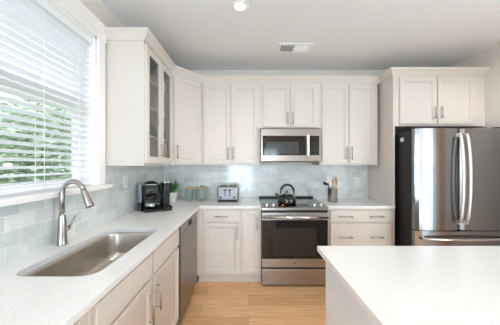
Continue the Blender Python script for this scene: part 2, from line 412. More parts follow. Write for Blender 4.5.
m = MB().box(XL-.15, WY0+.021, WZ0, XL-.0005, WY1-.021, WZ0+.032).box(XL, WY0-.11, WZ0, XL+.065, WY1+.11, WZ0+.032, .004, 2)
part('window_sill', m, 'trim', w1, True)

# blind
bl = thing('window_blind', 'white faux wood horizontal blind lowered over the sink window with slats open', 'blind', (XL-.06, (WY0+WY1)/2, 1.235))
BX = XL-.055; by0, by1 = WY0+.03, WY1-.028
part('valance', MB().box(BX-.035, by0-.005, 2.335, BX+.04, by1+.005, 2.388, .004, 2), 'slat', bl, True)
m = MB(); z = 2.315; k = 0; tilt = math.radians(-15)
while z > 1.285:
    R = Matrix.Translation((BX, 0, z)) @ Matrix.Rotation(tilt, 4, 'Y')
    m.box(-.025, by0, -.002, .025, by1, .002, .0008, mat=R); z -= .0445
part('slats', m, 'slat', bl, True)
part('bottom_rail', MB().box(BX-.025, by0, 1.245, BX+.025, by1, 1.262, .003), 'slat', bl, True)
m = MB()
for y in (by1-.13, by1-.42, by1-.75, by1-1.1, by1-1.4):
    for dx in (-.027, .027):
        m.box(BX+dx-.001, y-.0015, 1.25, BX+dx+.001, y+.0015, 2.34)
part('ladder_cords', m, 'white', bl, True)

# outside: lawn and trees seen between the slats
solo('ground', MB().box(-40, -40, -.6, 40, 40, -.5), 'lawn', kind='structure')
def tree(name, label, loc, h, cr, n, seed):
    rnd = random.Random(seed)
    t = thing(name, label, 'tree', loc, 0, 'trees outside the window')
    part('trunk', MB().tube([(0, 0, 0), (.05, 0, h*.3), (-.03, .05, h*.6), (0, 0, h*.85)], [.16, .13, .1, .04], 10), 'bark', t)
    b = bmesh.new()
    for i in range(n):
        while True:
            p = Vector((rnd.uniform(-1, 1), rnd.uniform(-1, 1), rnd.uniform(-1, 1)))
            if .3 < p.length < 1: break
        c = Vector((p.x*cr, p.y*cr, h*.6+p.z*h*.45)); s = rnd.uniform(.10, .2)
        q = Matrix.Rotation(rnd.uniform(0, 6.28), 3, 'Z') @ Matrix.Rotation(rnd.uniform(-1.2, 1.2), 3, 'X')
        b.faces.new([b.verts.new(c+q @ Vector(v)*s) for v in ((-.6, 0, 0), (0, -.4, .05), (.7, 0, 0), (0, .4, .05))])
    mb = MB(); mb._merge(b); part('foliage', mb, 'treeleaf', t)
tree('garden_tree', 'broad leafy tree outside the window, furthest along behind the blind', (-8.6, 11.2, -.5), 4.8, 2.1, 5200, 3)
tree('garden_tree', 'leafy tree outside the window behind the middle of the blind', (-6.2, 7.2, -.5), 3.8, 1.5, 5000, 5)
tree('garden_tree', 'bushy tree outside the window behind the near end of the blind', (-6.6, 3.6, -.5), 3.4, 1.5, 4800, 9)

# ------------------------------------------------------------------ backsplash and worktops
TX, TY = XL+.009, YB-.009                              # tile faces
loc = (XL, 0.0, CT)
solo('tiled_backsplash', MB().prism([(-.4, CT), (TY, CT), (TY, 1.384), (1.984, 1.384), (1.984, WZ0), (-.4, WZ0)], 'x', XL+.001, TX), 'tile_left',
     'pale blue-grey glass subway tile on the window wall behind the sink', 'backsplash', loc)
solo('tiled_backsplash', MB().box(TX, TY, CT, 1.699, YB-.001, 1.384).box(.15, TY, .1, .908, YB-.001, CT), 'tile_back',
     'pale blue glass subway tile on the far wall behind the range', 'backsplash', (0, YB, CT))

def rrect(x0, y0, x1, y1, r, seg=6, ex=0.0):
    pts = []
    for cx, cy, a in ((x1-r, y1-r, 0), (x0+r, y1-r, 90), (x0+r, y0+r, 180), (x1-r, y0+r, 270)):
        for k in range(seg+1):
            t = math.radians(a+90*k/seg); pts.append((cx+(r+ex)*math.cos(t), cy+(r+ex)*math.sin(t)))
    return pts
SK = (-1.045, 1.022, -.668, 1.785)                      # sink opening
CF = -.562                                             # front edge of the left worktop
BF = 2.732                                             # front edge of the back worktop
m = MB().plate([(TX, .15), (CF, .15), (CF, BF), (.146, BF), (.146, TY), (TX, TY)], [rrect(*SK, .07)], CT-.03, CT)
solo('countertop', m, 'quartz', 'white speckled quartz worktop around the sink, turning the corner to the range', 'countertop', (-.9, 1.6, CT-.03), bevel=.002)
m = MB().box(.91, BF, CT-.03, 1.699, TY, CT)
solo('countertop', m, 'quartz', 'short white quartz worktop between the range and the refrigerator panel', 'countertop', (1.3, 3.0, CT-.03), bevel=.002)

# sink
sk = thing('kitchen_sink', 'single bowl stainless steel undermount sink below the faucet', 'sink', (-.855, 1.39, CT-.24))
loops = []
for ex, z, sh in ((.012, CT-.0305, 0), (-.002, CT-.0305, 0), (-.006, CT-.05, 0), (-.014, CT-.17, 0), (-.022, CT-.205, 0), (-.04, CT-.222, 0), (-.08, CT-.23, 0)):
    loops.append([(x, y, z) for x, y in rrect(SK[0]-ex, SK[1]-ex, SK[2]+ex, SK[3]+ex, max(.07+ex*.3, .03))])
part('bowl', MB().loft(loops), 'sink', sk, True)
part('drain', MB().lathe([(.0, .0), (.03, .0), (.033, .004), (.045, .005), (.05, .001)], (-.86, 1.39, CT-.2295), 24), 'chrome', sk, True)

# faucet
fx, fy = -1.125, 1.425
fc = thing('kitchen_faucet', 'brushed nickel pull-down gooseneck faucet standing behind the sink', 'faucet', (fx, fy, CT))
part('base', MB().lathe([(0, 0), (.028, 0), (.0285, .004), (.027, .01), (.0245, .06), (.022, .13), (.018, .17), (.0155, .19), (0, .19)], seg=28), 'faucet', fc)
arc = [(0, 0, .17), (0, 0, .28)]
for k in range(0, 13):
    a = PI - k*PI*0.90/12; arc.append((.066+.066*math.cos(a), 0, .305+.075*math.sin(a)))
part('spout', MB().tube(arc, .014, 16), 'faucet', fc)
e = Vector(arc[-1]); d = (e-Vector(arc[-2])).normalized()
part('spray_head', MB().tube([e-d*.005, e+d*.012, e+d*.03, e+d*.095, e+d*.112], [.0145, .0165, .018, .0225, .0215], 18), 'faucet', fc)
hl = part('handle', MB().tube([(.0, .02, .085), (.0, .05, .088)], [.017, .015], 16).tube([(.0, .045, .085), (.012, .062, .115), (.025, .078, .165)], [.010, .007, .0055], 12), 'faucet', fc)

# ------------------------------------------------------------------ cabinet parts
def pull(parent, p, length, vertical, world=False, out=.027):
    """bar pull; p = centre on the door face (local), standing off towards -y"""
    m = MB(); h = length/2; x, y, z = p
    d = Vector((0, 0, 1)) if vertical else Vector((1, 0, 0))
    c = Vector((x, y-out, z))
    m.tube([c-d*h, c+d*h], .0056, 10)
    for s in (-1, 1):
        q = c+d*h*s*.78
        m.tube([q, Vector((q.x, y+.0005, q.z))], .0045, 8)
    return part('handle', m, 'nickel', parent)
def add_door(parent, x0, z0, w, h, hx=None, hz=None, hlen=.13, name='door'):
    o = part(name, MB().door(w, h, x0=x0, z0=z0), 'cab', parent)
    if hx is not None: pull(o, (hx, -.02, hz), hlen, True)
    return o
def add_drawer(parent, x0, z0, w, h, handles=(), hlen=.16, framed=False):
    m = MB().box(x0, -.02, z0, x0+w, 0, z0+h, .003, 2)
    o = part('drawer', m, 'cab', parent)
    for hx in handles: pull(o, (hx, -.02, z0+h*.5), hlen, False)
    return o

# ---- wall cabinets (local: x along the face, front at y=0, body towards +y)
UB, UT, DB, DT = 1.385, 2.46, 1.408, 2.412
G = 'wall cabinets'
FY = 3.04; DEP = YB-FY
def upper(label, x0, x1, doors, zb=UB, db=DB, hz=1.475):
    t = thing('wall_cabinet', label, 'cabinet', (x0, FY, zb), 0, G)
    part('carcass', MB().box(0, 0, 0, x1-x0, DEP-.0095, UT-zb, .001), 'cab', t)
    for (a, b, hx) in doors:
        add_door(t, a-x0, db-zb, b-a, DT-db, hx-x0, hz-zb+.06, .16)
    return t
upper('tall greige two-door wall cabinet beside the left of the microwave', -.600, .1495, [(-.575, -.235, -.262), (-.221, .118, -.195)])
upper('short greige two-door wall cabinet above the microwave', .1505, .911, [(.195, .527, .500), (.539, .871, .566)], 1.855, 1.874, 1.925)
upper('tall greige two-door wall cabinet between microwave and refrigerator panel', .912, 1.662, [(.943, 1.278, 1.252), (1.292, 1.629, 1.318)])

# glass-fronted cabinet on the window wall
GX, GY0, GY1 = -.880, 1.985, 2.69
gc = thing('glass_door_cabinet', 'greige wall cabinet with two glass doors beside the window', 'cabinet', (GX, GY0, UB), PI/2, G)
wd, dp, hh = GY1-GY0, GX-XL-.0005, UT-UB
m = MB().box(0, 0, 0, .018, dp, hh).box(wd-.018, 0, 0, wd, dp, hh).box(.018, dp-.01, .0, wd-.018, dp, hh).box(.018, 0, 0, wd-.018, dp-.01, .02).box(.018, 0, hh-.03, wd-.018, dp-.01, hh)
m.box(.018, 0, .02, .04, .02, hh-.03).box(wd-.04, 0, .02, wd-.018, .02, hh-.03).box(.04, 0, hh-.06, wd-.04, .02, hh-.03)
part('carcass', m, 'cab', gc)
SH = (1.665, 1.925, 2.175)
for z in SH: part('shelf', MB().box(.0185, .021, z-UB-.016, wd-.0185, dp-.011, z-UB, .001), 'cab', gc)
for (a, b, hx) in ((.012, wd/2-.004, wd/2-.035), (wd/2+.004, wd-.024, wd/2+.035)):
    o = part('door', MB().frame_door(b-a, DT-DB, x0=a, z0=DB-UB, fr=.058), 'cab', gc)
    part('glass_pane', MB().box(a+.0585, -.012, DB-UB+.0585, b-.0585, -.008, DT-UB-.0585), 'cabglass', o, label='clear glass door pane')
    pull(o, (hx, -.02, 1.535-UB), .13, True)

# diagonal corner cabinet
dcx, dcy = GX, 2.69
diag = math.hypot(.28, .35); ang = math.atan2(.35, .28)
dc = thing('corner_wall_cabinet', 'greige single-door wall cabinet set diagonally across the corner', 'cabinet', (dcx, dcy, UB), ang, G)
m = MB().prism([(dcx, dcy+.0005), (-.6005, FY), (-.6005, YB-.0095), (TX+.0005, YB-.0095), (TX+.0005, dcy+.0005)], 'z', UB, UT)
part('carcass', m, 'cab', dc, True)
add_door(dc, .030, DB-UB, diag-.060, DT-DB, .058, 1.48-UB+.06, .16)

# ---- refrigerator surround
PX = 1.700; FCY = 2.776
fcab = thing('refrigerator_cabinet', 'deep greige two-door cabinet above the refrigerator with a tall end panel', 'cabinet', (PX+.0225, FCY, 1.845), 0, G)
part('carcass', MB().box(0, 0, 0, XR-.001-PX-.0225, YB-.0005-FCY, UT-1.845, .001), 'cab', fcab)
part('side_panel', MB().box(PX, FCY, 0, PX+.022, YB-.0005, UT, .001), 'cab', fcab, True, label='tall end panel reaching the floor')
x0 = PX+.0225
add_door(fcab, 1.772-x0, .022, .428, 2.412-1.867, 2.168-x0, 2.0-1.845-.0, .14)
add_door(fcab, 2.214-x0, .022, .428, 2.412-1.867, 2.246-x0, 2.0-1.845-.0, .14)

# crown moulding
prof = [(0, 2.435), (.010, 2.435), (.014, 2.448), (.022, 2.456), (.034, 2.474), (.052, 2.492), (.058, 2.496), (.058, 2.517), (0, 2.517)]
path = [(XL+.001, GY0-.0005), (GX+.0005, GY0-.0005), (GX+.0005, dcy), (-.6, FY-.0005), (PX-.0005, FY-.0005), (PX-.0005, FCY-.0005), (XR-.001, FCY-.0005)]
solo('crown_molding', MB().sweep(path, prof), 'cab', 'greige crown moulding running along the tops of all the wall cabinets', 'crown molding', (.3, FY, 2.435))

# ---- base cabinets, far wall
G2 = 'base cabinets'
BY = 2.762; BZ = .10; BT = CT-.0305
def base(label, x0, x1, y0=BY, yb=YB-.0005, rz=0, dep=None, org=None):
    t = thing('base_cabinet', label, 'cabinet', org or (x0, y0, 0), rz, G2)
    d = dep or (yb-y0); w = x1-x0
    part('carcass', MB().box(0, 0, BZ, w, d, BT, .001), 'cab', t)
    part('toe_kick', MB().box(0, .055, 0, w, .075, BZ-.0005).box(0, .043, 0, w, .055, .028), 'cab', t)
    return t
b = base('greige base cabinet with a drawer over a door, below the toaster', -.594, -.092)
add_drawer(b, .075, .725, .407, .135, (.2785,), .15)
add_door(b, .075, .125, .407, .585, .46, .61, .15)
b = base('narrow greige base cabinet with one tall door beside the range', -.0915, .147)
add_door(b, .0185, .125, .198, .735, .190, .71, .15)
b = base('greige base cabinet with wide double-handled drawers to the right of the range', .9105, 1.699)
for z0, h in ((.725, .135), (.425, .285), (.125, .285)):
    dr = part('drawer', MB().box(.042, -.02, z0, .755, 0, z0+h, .003, 2), 'cab', b)
    hz = z0+h*.5 if h < .2 else z0+h-.158
    for hx in (.215, .575): pull(dr, (hx, -.02, hz), .16, False)

# ---- base cabinets, window wall (local x runs along world +Y)
LX = -.592                                              # carcass front
def left_base(label, y0, y1):
    t = thing('base_cabinet', label, 'cabinet', (LX, y0, 0), PI/2, G2)
    d = LX-XL-.0005
    m = MB()
    if y0 < 1.0 < y1:   # the sink base is open above its floor
        m.box(0, 0, BZ, .018, d, BT).box(y1-y0-.018, 0, BZ, y1-y0, d, BT).box(.018, 0, BZ, y1-y0-.018, d, BZ+.018).box(.018, d-.006, BZ+.018, y1-y0-.018, d, BT).box(.018, 0, BZ+.018, y1-y0-.018, .018, BT)
    else: m.box(0, 0, BZ, y1-y0, d, BT, .001)
    part('carcass', m, 'cab', t)
    part('toe_kick', MB().box(0, .055, 0, y1-y0, .075, BZ-.0005).box(0, .043, 0, y1-y0, .055, .028), 'cab', t)
    return t
b = left_base('greige sink base cabinet with two doors under two false drawer fronts', .868, 1.965)
for a in (.022, .565):
    add_drawer(b, a, .735, .515, .133)
add_door(b, .022, .125, .515, .59, .022+.515-.045, .565, .19)
add_door(b, .565, .125, .510, .59, .565+.036, .580, .17)
b = left_base('greige base cabinet at the near end of the sink run', .16, .8675)
add_drawer(b, .06, .735, .585, .133, (.35,), .16)
add_door(b, .06, .125, .585, .59, .06+.585-.032, .6, .17)

# dishwasher
dw = thing('dishwasher', 'stainless steel dishwasher built in beside the sink cabinet', 'dishwasher', (LX, 1.9655, 0), PI/2)
part('tub', MB().box(.002, .005, .095, .622, .58, BT-.001), 'dark', dw)
part('door', MB().box(.004, -.028, .115, .620, .005, .80, .004, 2), 'dwsteel', dw)
cp = part('control_panel', MB().box(.004, -.028, .803, .620, .005, BT-.006, .004, 2), 'dwsteel', dw)
part('pocket_handle', MB().prism(rrect(.25, .815, .37, .862, .02), 'y', -.0295, -.0285), 'darkgap', cp)
part('toe_kick', MB().box(.004, .03, 0, .620, .05, .095), 'dark', dw)
solo('corner_filler', MB().box(LX-.02, 2.5905, BZ, LX, BY-.0005, BT).box(LX-.05, 2.5905, 0, LX-.03, BY-.0005, BZ), 'cab', 'greige filler strip between dishwasher and the corner', 'filler', (LX, 2.6, 0))

# ------------------------------------------------------------------ range
RX, RYF = .151, 2.69
rg = thing('electric_range', 'stainless slide-in electric range with black glass oven door and kettle on top', 'range', (RX, RYF, 0))
w = .754
part('body', MB().box(0, .04, .02, w, .66, .905).box(.03, .05, 0, w-.03, .62, .02), 'dark', rg)
part('cooktop', MB().box(-.004, .15, .905, w+.004, .66, .924, .003, 2), 'blackgloss', rg)
part('rear_vent', MB().box(-.004, .625, .9245, w+.004, .672, .945, .004, 2), 'black', rg)
for cx, cy, r in ((.2, .28, .1), (.56, .28, .09), (.19, .5, .08), (.56, .5, .1)):
    part('burner_ring', MB().lathe([(r-.002, .9242), (r, .9246), (r-.002, .9246)], (cx, cy, 0), 40), 'grey', rg)
cp = part('control_panel', MB().prism([(-.005, .875), (.15, .875), (.15, .923), (.135, .9245), (.005, .905), (-.005, .897)], 'x', -.002, w+.002), 'steel', rg)
R = Matrix.Rotation(math.radians(8.5), 4, 'X')
for kx in (.06, .138, .616, .694):
    part('knob', MB().lathe([(0, 0), (.024, 0), (.025, .006), (.02, .009), (.0185, .028), (.016, .031), (0, .031)], (kx, .062, .9125), 24, R), 'chrome', rg)
dsp = part('display', MB().box(.20, .045, .9125, .555, .125, .9145, mat=Matrix.Translation((0, .085, .9165)) @ R @ Matrix.Translation((0, -.085, -.9125))), 'blackgloss', cp)
part('clock_indicator', MB().box(.235, .07, .9145, .262, .082, .9153, mat=Matrix.Translation((0, .085, .9165)) @ R @ Matrix.Translation((0, -.085, -.9125))), 'led', cp)
dr = part('oven_door', MB().box(.002, -.005, .222, w-.002, .038, .845, .004, 2), 'steel', rg)
part('door_glass', MB().box(.003, -.012, .322, w-.003, -.0055, .762, .002), 'blackgloss', dr)
part('oven_window', MB().box(.125, -.0135, .352, w-.132, -.0125, .675), 'ovenwin', dr)
part('vent_strip', MB().box(.002, .002, .847, w-.002, .039, .8745), 'black', rg)
hb = MB().tube([(.012, -.048, .80), (w-.012, -.048, .80)], .018, 16)
for x in (.05, w-.05): hb.box(x-.014, -.048, .786, x+.014, -.005, .814, .003)
part('oven_handle', hb, 'chrome', dr)
part('emblem', MB().lathe([(0, 0), (.014, 0), (.014, .0015), (.011, .002), (0, .0012)], (w/2, -.0052, .273), 24, Matrix.Rotation(PI/2, 4, 'X')), 'grey', dr)
part('storage_drawer', MB().box(.002, -.005, .025, w-.002, .038, .204, .005, 2), 'steel', rg)

# ------------------------------------------------------------------ microwave
MX, MYF, MZ = .153, 2.955, 1.432
mw = thing('microwave', 'stainless over-the-range microwave with a black glass door', 'microwave', (MX, MYF, MZ))
w, h = .756, .408
part('body', MB().box(0, .03, 0, w, YB-.0105-MYF, h+.012), 'dark', mw)
mf = part('front', MB().box(0, 0, 0, w, .03, h, .004, 2), 'mwsteel', mw)
part('door_glass', MB().box(.024, -.004, .078, .565, -.0005, .322, .002), 'blackgloss', mf)
part('window', MB().box(.066, -.0052, .098, .478, -.0043, .245), 'mwin', mf)
part('control_panel', MB().box(.608, -.004, .078, .732, -.0005, .322, .002), 'blackgloss', mf)
m = MB()
for r in range(6):
    for c in range(3): m.box(.624+c*.034, -.005, .092+r*.026, .646+c*.034, -.0042, .106+r*.026)
part('keypad', m, 'dark', mf)
hb = MB().box(.572, -.048, .07, .6, -.036, .33, .004, 2)
for z in (.09, .31): hb.box(.577, -.037, z-.012, .595, .0, z+.012, .002)
part('door_handle', hb, 'handle', mf)
part('vent_grille', MB().box(.05, .01, -.006, w-.05, .3, -.0005), 'darkgap', mw)

# ------------------------------------------------------------------ refrigerator
FX0, FX1, FYF, FT = 1.757, 2.70, 2.47, 1.775
fr = thing('refrigerator', 'stainless french-door refrigerator with a bottom freezer drawer', 'refrigerator', (FX0, FYF, 0))
w = FX1-FX0
part('body', MB().box(0, .08, .03, w, .86, FT-.012, .003).box(.05, .12, 0, w-.05, .8, .03), 'dark', fr)
def curved_front(x0, x1, z0, z1, xa, xb, bulge, yb=.072):
    """door slab whose front bows gently outward across the full width xa..xb"""
    n = 14; poly = []
    for k in range(n+1):
        x = x0+(x1-x0)*k/n; u = (x-xa)/(xb-xa)*2-1
        e = min(x-x0, x1-x)/.016; rnd = 0 if e >= 1 else .012*(1-math.sqrt(max(0, 1-(1-e)**2)))
        poly.append((x, .012-bulge*(1-u*u)+rnd))
    poly += [(x1, yb), (x0, yb)]
    return MB().prism(poly, 'z', z0, z1)
mid = w/2
for s, (a, b_) in enumerate(((.001, mid-.003), (mid+.003, w-.001))):
    d = part('door', curved_front(a, b_, .705, FT, a, b_, .020), 'steel_v', fr)
    hx = mid-.036 if s == 0 else mid+.036
    pts = []
    for k in range(17):
        u = k/16; pts.append((hx, .0-.028-.04*math.sin(PI*u)**.7, .79+(1.705-.79)*u))
    hm = MB().tube(pts, .0165, 14, .75)
    hm.box(hx-.017, -.03, .775, hx+.017, .008, .81, .004, 2).box(hx-.017, -.03, 1.685, hx+.017, .008, 1.72, .004, 2)
    part('handle', hm, 'handle', d)
    if s: part('emblem', MB().lathe([(0, 0), (.016, 0), (.016, .0015), (.012, .002), (0, .001)], (w-.17, .0035, 1.68), 24, Matrix.Rotation(PI/2, 4, 'X')), 'grey', d)
fz = part('freezer_drawer', curved_front(.001, w-.001, .06, .695, .001, w-.001, .014), 'steel_v', fr)
pts = [(.06+(w-.12)*k/16, -.022-.045*math.sin(PI*k/16)**.7, .625) for k in range(17)]
hm = MB().tube(pts, .0165, 14, .8)
hm.box(.045, -.03, .609, .075, .012, .641, .004, 2).box(w-.075, -.03, .609, w-.045, .012, .641, .004, 2)
part('handle', hm, 'chrome', fz)
part('hinge_cover', MB().box(.01, .02, FT+.0005, .09, .12, FT+.016, .004, 2), 'dark', fr)
part('hinge_cover', MB().box(w-.09, .02, FT+.0005, w-.01, .12, FT+.016, .004, 2), 'dark', fr)
part('sticker', MB().box(-.0008, .20, 1.655, -.0002, .26, 1.70), 'sticker', fr, label='small white label on the dark side')

# ------------------------------------------------------------------ island
IX0, IY1 = .407, 1.402
isl = thing('kitchen_island', 'off-white panelled island base in front of the refrigerator', 'island', (IX0+.035, IY1-.035, 0))
part('base', MB().box(.445, -.55, .0, 1.86, 1.365, CT-.0305, .002), 'island', isl, True)
part('base_trim', MB().box(.436, -.55, 0, .4448, 1.365, .1, .002), 'island', isl, True)
solo('island_countertop', MB().box(IX0, -.6, CT-.03, 1.9, IY1, CT), 'quartz', 'large white speckled quartz slab on top of the island', 'countertop', (IX0, IY1, CT-.03), bevel=.002)

# ------------------------------------------------------------------ ceiling fittings
def downlight(x, y, label):
    t = thing('recessed_light', label, 'light', (x, y, H))
    part('trim_ring', MB().lathe([(.046, -.001), (.05, -.007), (.072, -.005), (.076, -.0005), (.046, -.0005)], seg=36), 'white', t)
    part('lens', MB().lathe([(0, -.002), (.045, -.002), (.045, -.0005), (0, -.0005)], seg=32), 'lampglow', t)
    l = bpy.data.lights.new('downlight', 'SPOT'); l.energy = 27; l.spot_size = 2.5; l.spot_blend = 0.9; l.shadow_soft_size = .03; l.color = (1, .93, .86)
    o = bpy.data.objects.new('downlight', l); COL.objects.link(o); o.location = (x, y, H-.008)
downlight(-.07, 2.0, 'round lit recessed ceiling light above the aisle')
for (x, y, e_) in ((2.45, 1.95, 29), (-.07, .2, 18), (1.6, -.6, 18), (-.07, -2.0, 18), (1.6, -2.4, 18)):
    l = bpy.data.lights.new('downlight', 'SPOT'); l.energy = e_; l.spot_size = 2.5; l.spot_blend = 0.9; l.shadow_soft_size = .03; l.color = (1, .93, .86)
    o = bpy.data.objects.new('downlight', l); COL.objects.link(o); o.location = (x, y, H-.008)
vx0, vx1, vy0, vy1 = .335, .715, 2.615, 2.83
vt = thing('ceiling_vent', 'white rectangular air vent grille in the ceiling', 'vent', ((vx0+vx1)/2, (vy0+vy1)/2, H))
m = MB()
for a in ((vx0, vy0, vx1, vy0+.035), (vx0, vy1-.035, vx1, vy1), (vx0, vy0+.035, vx0+.035, vy1-.035), (vx1-.035, vy0+.035, vx1, vy1-.035), ((vx0+vx1)/2-.008, vy0+.035, (vx0+vx1)/2+.008, vy1-.035)):
    m.box(a[0], a[1], H-.008, a[2], a[3], H-.0005)
part('frame', m, 'white', vt, True)
part('backing', MB().box(vx0+.035, vy0+.035, H-.002, vx1-.035, vy1-.035, H-.0006), 'darkgap', vt, True)
m = MB(); n = 9
for half, tl in (((vx0+.035, (vx0+vx1)/2-.008), .75), (((vx0+vx1)/2+.008, vx1-.035), -.55)):
    for k in range(n):
        y = vy0+.043+k*(vy1-vy0-.086)/(n-1)
        m.box(half[0], -.0075, -.0006, half[1], .0075, .0006, mat=Matrix.Translation((0, y, H-.009)) @ Matrix.Rotation(tl, 4, 'X'))
part('louvers', m, 'white', vt, True)

# ------------------------------------------------------------------ wall plates
def outlet(label, loc, rz, switch=False):
    t = thing('wall_outlet', label, 'outlet', loc, rz, 'outlet plates on the backsplash')
    part('plate', MB().box(-.036, -.006, -.058, .036, -.0002, .058, .003, 2), 'white', t)
    for z in (-.021, .021):
        k = part('socket', MB().box(-.017, -.0075, z-.015, .017, -.0062, z+.015, .001), 'ceramic', t)
        for x in (-.007, .005): part('slot', MB().box(x, -.0081, z-.002, x+.002, -.0076, z+.007), 'darkgap', k)
outlet('white outlet plate on the window-wall tile beside the coffee maker', (TX, 2.29, 1.225), PI/2)
outlet('white outlet plate on the far tile right of the toaster', (-.085, TY, 1.15), 0)
outlet('white outlet plate on the far tile behind the utensils', (1.155, TY, 1.165), 0)
outlet('white outlet plate on the far tile beside the refrigerator panel', (1.545, TY, 1.155), 0)

# ------------------------------------------------------------------ coffee maker
cm = thing('coffee_maker', 'black dual coffee maker with a glass carafe on the corner worktop', 'coffee maker', (-.985, 2.53, CT), math.radians(28)); cm.scale = (.94, .94, .94)
part('base', MB().prism(rrect(-.15, -.15, .15, .13, .03), 'z', 0, .028, .004), 'black', cm)
part('tower', MB().prism(rrect(-.15, .03, .06, .13, .03), 'z', .0285, .20, .004), 'black', cm)
loops = []
for ex, z in ((0, .1955), (0, .25), (-.004, .272), (-.014, .293), (-.03, .309), (-.05, .32), (-.07, .324)):
    loops.append([(x, y, z) for x, y in rrect(-.15-ex, -.11-ex, .035+ex, .13+ex, .06+ex*.6)])
hd = MB().loft(loops); 
part('brew_head', hd, 'black', cm)
part('lid_trim', MB().tube([(-.138, -.055, .286), (-.11, -.092, .290), (-.06, -.101, .293), (-.01, -.095, .290), (.02, -.055, .286)], .006, 8), 'chrome', cm, label='silver trim on the lid')
part('pod_column', MB().prism(rrect(.065, .02, .15, .13, .025), 'z', .0285, .21, .003), 'black', cm)
part('pod_head', MB().prism(rrect(.05, -.10, .15, .13, .035), 'z', .2105, .30, .006), 'black', cm)
part('pod_lid', MB().prism(rrect(.056, -.09, .144, .12, .03), 'z', .3005, .316, .005), 'chrome', cm, label='silver lid over the pod brewer')
part('drip_tray', MB().prism(rrect(.055, -.17, .15, .01, .02), 'z', .0285, .042, .002), 'dark', cm)
cf = part('carafe', MB().lathe([(0, .034), (.062, .034), (.071, .045), (.073, .07), (.068, .11), (.052, .145), (.05, .152)], (-.055, -.06, 0), 32), 'carafe', cm)
part('carafe_band', MB().lathe([(.0735, .055), (.075, .056), (.0735, .098), (.0715, .097)], (-.055, -.06, 0), 32), 'chrome', cf)
part('carafe_lid', MB().lathe([(.052, .1525), (.054, .165), (.03, .178), (0, .178)], (-.055, -.06, 0), 28), 'black', cf)
part('carafe_handle', MB().tube([(-.03, -.125, .155), (-.02, -.165, .15), (-.018, -.168, .1), (-.025, -.135, .065)], .011, 10, .7), 'black', cf)
part('water_tank', MB().prism(rrect(-.19, -.02, -.1505, .10, .012), 'z', .09, .285, .003), 'tank', cm, label='translucent grey water tank')
part('tank_base', MB().prism(rrect(-.19, -.03, -.1505, .10, .012), 'z', 0, .0895, .003), 'black', cm)
m = MB()
for k in range(3): m.lathe([(0, 0), (.007, 0), (.007, .003), (0, .003)], (-.09+k*.03, -.1105, .235), 12, Matrix.Rotation(PI/2, 4, 'X'))
part('buttons', m, 'grey', cm)

# ------------------------------------------------------------------ plant
pl = thing('potted_plant', 'small green succulent in a white square pot behind the coffee maker', 'plant', (-.985, 3.05, CT))
loops = []
for hw, z in ((.040, 0), (.044, .004), (.058, .118), (.058, .122), (.052, .122), (.05, .108)):
    loops.append([(x, y, z) for x, y in rrect(-hw, -hw, hw, hw, .012, 3)])
mb = MB().loft(loops)
pot = part('pot', mb, 'ceramic', pl)
part('soil', MB().box(-.048, -.048, .098, .048, .048, .106), 'soil', pl)
rnd = random.Random(4); b = bmesh.new()
for k in range(26):
    a = k*2.4; lean = .12+.75*(k/26); L_ = rnd.uniform(.15, .21)*(1-.25*k/26); wd_ = rnd.uniform(.016, .022)
    dx, dy = math.cos(a), math.sin(a); ring = []
    for i in range(6):
        u = i/5; th = lean*(.5+.7*u)
        c = Vector((dx*(.012+L_*u*math.sin(th)), dy*(.012+L_*u*math.sin(th)), .105+L_*u*math.cos(th)))
        ww = wd_*(math.sin(PI*(.22+.78*u))**.8)*(1 if i < 5 else 0.02); side = Vector((-dy, dx, 0)); nrm = Vector((dx, dy, 0))*.35
        ring.append([b.verts.new(c+side*ww), b.verts.new(c+nrm*ww), b.verts.new(c-side*ww), b.verts.new(c-nrm*ww*.4)])
    for p, q in zip(ring, ring[1:]):
        for j in range(4): b.faces.new((p[j], p[(j+1) % 4], q[(j+1) % 4], q[j]))
mb = MB(); mb._merge(b, True); part('leaves', mb, 'leaf', pl)

# ------------------------------------------------------------------ canisters
def canister(label, x, y, r, h, kn):
    t = thing('glass_canister', label, 'canister', (x, y, CT), 0, 'canisters on the corner worktop')
    prof = [(0, .0005), (r*.86, .0005), (r*.97, .008)]
    n = 18
    for k in range(1, n):
        prof.append((r*(1.0+.012*math.sin(k*PI*.9)), .008+(h-.016)*k/n))
    prof += [(r*.96, h-.004), (r*.96, h), (r*.92, h), (r*.94, .012), (0, .010)]
    part('jar', MB().lathe(prof, seg=36), 'jar', t)
    part('lid', MB().lathe([(0, h+.0005), (r*1.0, h+.0005), (r*1.02, h+.004), (r*1.0, h+.012), (0, h+.013)], seg=36), 'woodlid', t, label='pale wood lid')
    part('knob', MB().lathe([(0, h+.0132), (.006, h+.0132), (.006, h+.02), (.012, h+.026), (.010, h+.034), (0, h+.036)], seg=18), kn, t)
canister('smaller ribbed glass canister with a wooden lid beside the potted plant', -.79, 3.17, .056, .150, 'woodlid')
canister('larger ribbed glass canister with a wooden lid and dark knob', -.638, 3.18, .070, .162, 'dark')

